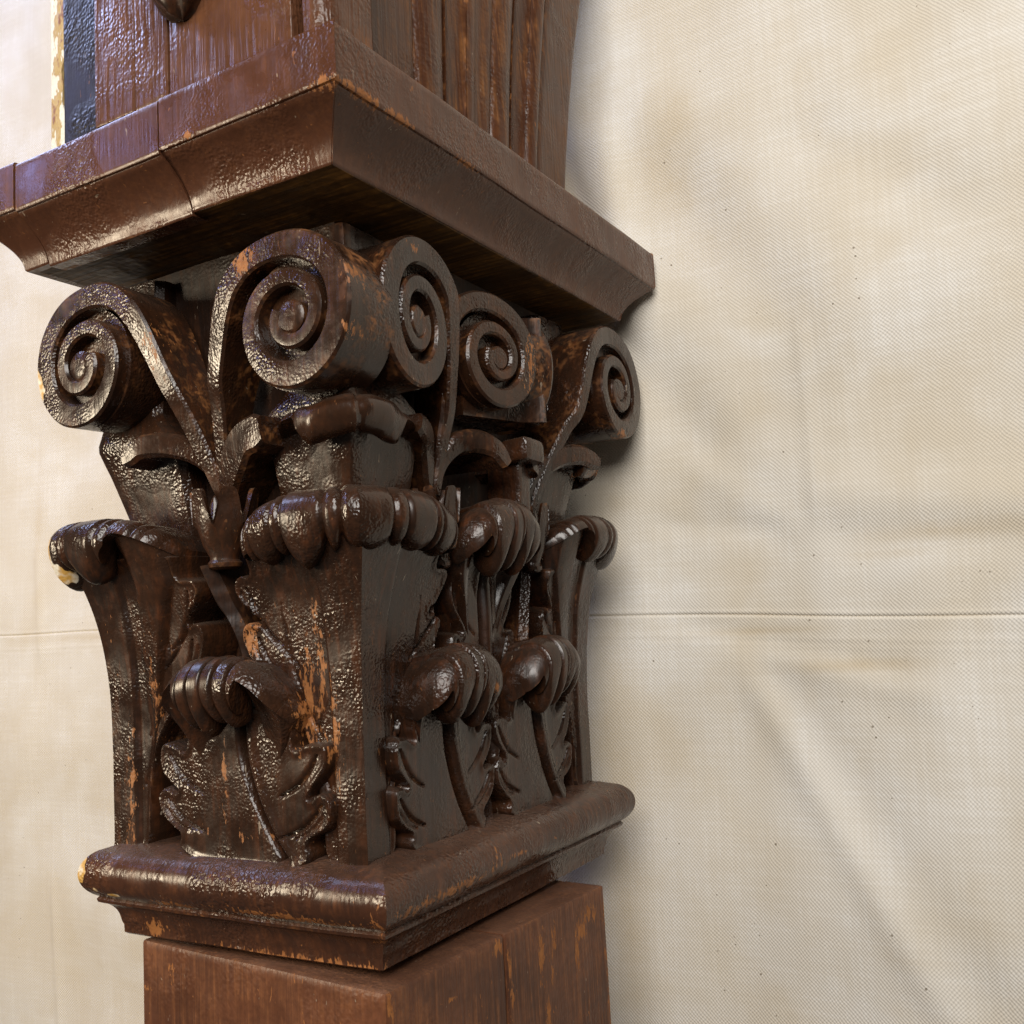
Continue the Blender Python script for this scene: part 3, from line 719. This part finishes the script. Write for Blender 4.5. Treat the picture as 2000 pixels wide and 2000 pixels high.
# scrolls
fl = -.53
stk = [(.0, 1.30, .022, .055), (.028, 1.42, .027, .09), (.060, 1.54, .029, .13), (.098, 1.66, .031, .175)]
sub('volute', volute(front, -.095, 1.742, 1.0, 1, .222, [(fl+a, z, w, n) for a, z, w, n in stk], .02), 1., .004)
sub('volute', volute(front, -.965, 1.765, 1.0, -1, .222, [(fl-a, z, w, n) for a, z, w, n in stk], .02), 2., .004)
sub('volute', volute(side, .160, 1.770, 1.0, -1, .182, [(.395, 1.29, .020, .055), (.405, 1.45, .024, .09), (.400, 1.60, .026, .13)], .0, .80), 3., .004)
ca = math.radians(13)
sub('volute', volute(canted(.60, .185, ca, 0), 0, 1.748, .84, 1, .0, [(-.225, 1.27, .018, -.10), (-.222, 1.42, .022, -.06), (-.215, 1.60, .024, -.02)], -.16), 4., .004)
sub('volute', volute(canted(.935, .10, -math.radians(60), 0), 0, 1.748, .80, -1, .0, [(.10, 1.29, .018, -.05), (.17, 1.45, .022, -.03), (.18, 1.62, .024, -.01)], -.12), 5., .004)
sub('volute', volute(side, 1.475, 1.785, .98, 1, .22, [(.985, 1.27, .020, .055), (1.06, 1.44, .024, .10), (1.13, 1.58, .028, .15), (1.18, 1.67, .030, .19)], .0), 6., .004)
# block that carries the middle pair of scrolls, ending in a sharp arris
tri = [(.52, -.02), (.52, .09), (.79, .155), (.838, .215), (.848, .215), (.93, .02), (.93, -.02)]
rings = [[tuple(side(np.float64(u), np.float64(n), np.float64(z))) for (u, n) in tri] for z in np.linspace(1.56, 1.93, 24)]
sub('scroll_block', grid_solid(rings), 7.)
v, f = box(.02, .13, .70, .835, 1.42, 1.50, .02, (8, 8, 8)); v2, f2 = box(-.05, .075, .735, .815, 1.26, 1.43, .01, (8, 8, 8))
sub('hood_leaf', merge([(v, f), (v2, f2)]), 8., .008)
# flaring corner piers behind the paired scrolls
def pier(mx, my):
    rings = []
    for z in np.linspace(1.12, 2.05, 44):
        e = float(np.interp(z, [1.12, 1.3, 1.42, 1.52, 1.60, 2.05], [-.02, .025, .055, .085, .07, .05])); a = .27-.10*max(0, min(1, (z-1.5)/.1)); b_ = .018
        pl = [(-a, -.10), (-a, e-.03), (-a+.02, e-.006), (-a+.06, e)] + [(-a+.06+(a-.06-b_+e)*t, e) for t in (.25, .5, .75, 1.)] + [(e-b_*.3, e-b_*.3)]
        pl = [(x, y) for x, y in pl]
        full = [(XS+x, YF-y) for x, y in pl] + [(XS+y, YF-x) for x, y in pl[::-1][1:]]
        full = full + [(XS-.25, YF+.25)]
        rings.append([(2*XM-x if mx else x, 2*YM-y if my else y, z) for x, y in full])
    return grid_solid(rings)
for k, (mx, my) in enumerate(((0, 0), (1, 0), (0, 1))):
    sub('corner_pier', pier(mx, my), 1.5*k, .006, smooth=30)

# abacus: board with a fascia and a cove, front strip pieced together from three lengths
AX0, AX1, AY0, AY1, AZ, AZF, AZT, AO = -1.1493, .123, -.2257, 1.567, 2.0916, 2.2338, 2.3828, .1153
v, f = box(AX0+.006, AX1-.006, AY0+.006, AY1-.006, AZ-.002, AZT-.012, .002, (40, 50, 6))
aba = mesh_obj('abacus', v, f, M['under'], pil, 40, .001)
prof = [(-.06, AZ+.003), (-.004, AZ), (.0, AZ+.004)] + [(.001+(AO-.013)*q**1.75, AZ+.006+(AZF-AZ-.014)*q) for q in np.linspace(.03, 1, 16)] \
    + [(AO-.010, AZF-.004), (AO-.003, AZF-.002), (AO, AZF+.003)] + [(AO, z) for z in np.linspace(AZF+.01, AZT-.008, 10)] + [(AO-.003, AZT-.002), (AO-.009, AZT), (-.06, AZT-.001)]
g = .0035
def strip(name, p0, p1, out, m0, m1, nl, seed, dz=0., do=0.):
    pf = [(a+do, z+dz) for a, z in prof]
    vf = moulding_strip(pf, p0, p1, out, m0, m1, nl)
    o = mesh_obj(name, vf[0], vf[1], M['mould'], aba, 35, .003, seed); fix_normals(o); return o
xa, xb = AX0+.118, -.388
strip('cove_moulding', (AX0, AY0), (xa-g, AY0), (0, -1), 1, 0, 20, 1.0)
strip('cove_moulding', (xa+g, AY0), (xb-g, AY0), (0, -1), 0, 0, 60, 2.0, -.010, .001)
strip('cove_moulding', (xb+g, AY0), (AX1, AY0), (0, -1), 0, 1, 70, 3.0)
strip('cove_moulding', (AX1, AY0), (AX1, AY1), (1, 0), 1, 1, 150, 4.0)
strip('cove_moulding', (AX0, AY1), (AX0, AY0), (-1, 0), 1, 1, 40, 5.0)
strip('cove_moulding', (AX1, AY1), (AX0, AY1), (0, 1), 1, 1, 40, 6.0)

# bracket above
BT = 5.2
v, f = box(-.90, .115, -.20, 1.05, AZT-.004, BT, .006, (6, 6, 40))
brk = mesh_obj('bracket', v, f, M['reed'], pil, 40, .001)
brk['label'] = 'square bracket standing on the capital, panelled in front and reeded at the side'
def bsub(name, vf, mat, seed=0., amp=.002):
    o = mesh_obj(name, vf[0], vf[1], M[mat], brk, 35, amp, seed); fix_normals(o); return o
zb = AZT+.001
for q, (a, b_, dy) in enumerate(((-.675, -.5035, .002), (-.5005, -.3645, .0), (-.3615, .085, .003))):
    bsub('panel_board', box(a, b_, -.325+dy, -.202, zb, BT, .004, (16, 6, 160)), 'panel', 1.+q*3)
bsub('edge_strip', box(-.885, -.690, -.275, -.202, zb, BT, .006, (14, 6, 120)), 'black', 2.)
# ragged painted edge at the far left
zz = np.linspace(zb, BT, 160)
rag = -.90+.018*np.sin(zz*9)+.012*np.sin(zz*23+1)+.008*np.sin(zz*51)
rings = [[(-.965, -.20, z), (-.965, -.262, z), (-.955, -.27, z), (r_-.006, -.27, z), (r_+.02, -.268, z), (r_+.02, -.20, z)] for z, r_ in zip(zz, rag)]
bsub('painted_edge', grid_solid(rings), 'peel', 3.)
# rounded corner stile
pc = arc(.125, -.255, .075, .06, 180, 360, 14)
pc = [(.098, -.20)] + [(.098+.0, -.25)] + arc(.125, -.262, .027, .05, 190, 270, 6) + arc(.145, -.255, .05, .057, 270, 360, 8) + [(.195, -.13), (.185, -.122), (.116, -.12), (.116, -.20)]
rings = [[(x, y, z) for x, y in pc] for z in np.linspace(zb, BT, 120)]
bsub('corner_stile', grid_solid(rings), 'panel', 4., .003)
# side panel with reeds; its back edge leans away from the post towards the top
def sidez(u0, u1, fn, name, mat, seed, nu=16, nz=140, lean=.27):
    us = np.linspace(0, 1, nu); rings = []
    for z in np.linspace(zb, BT, nz):
        sft = lambda u: u+(.20*max(0, z-2.45)+.10*max(0, z-2.45)**2)*np.clip(u/1.1, 0, 1)
        row = [(.114, sft(u0), z)]
        for s in us:
            u = u0+(u1-u0)*s; row.append((.118+fn(s), sft(u), z))
        row.append((.114, sft(u1), z)); rings.append(row)
    return bsub(name, grid_solid(rings), mat, seed, .0015)
sidez(-.085, .135, lambda s: .030 if .03 < s < .98 else .024, 'side_board', 'reed', 5.)
rd = [(.140, .285, 'r'), (.290, .400, 'c'), (.405, .545, 'f'), (.550, .665, 'r'), (.670, .765, 'c'), (.770, .850, 'r')]
for i, (a, b_, kd) in enumerate(rd):
    fn = {'r': lambda s: .020+.030*math.sin(math.pi*s)**.7, 'c': lambda s: .030-.020*math.sin(math.pi*s)**.7, 'f': lambda s: .028+.006*math.sin(3*math.pi*s)}[kd]
    sidez(a, b_, fn, 'reed', 'reed', 6.+i)
sidez(.855, 1.07, lambda s: .034 if .04 < s < .96 else .028, 'side_board', 'reed', 13.)
# carved drop hanging on the panel, only its foot in the picture
th = np.linspace(0, 2*math.pi, 48, endpoint=False); rings = []
for f_, k in ((0, .02), (.06, .35), (.18, .62), (.38, .86), (.65, 1.0), (1.0, .9), (1.3, 1.1), (1.7, 1.0), (2.0, .6)):
    rr = .125*k*(1+.10*np.cos(th*5)*min(1, f_*3))
    rings.append(np.stack([-.30+rr*np.cos(th), -.335+rr*.75*np.sin(th), 2.575+.28*f_+.02*np.cos(th*5)*k], -1))
bsub('carved_drop', grid_solid(np.array(rings)), 'carve', 20., .006)
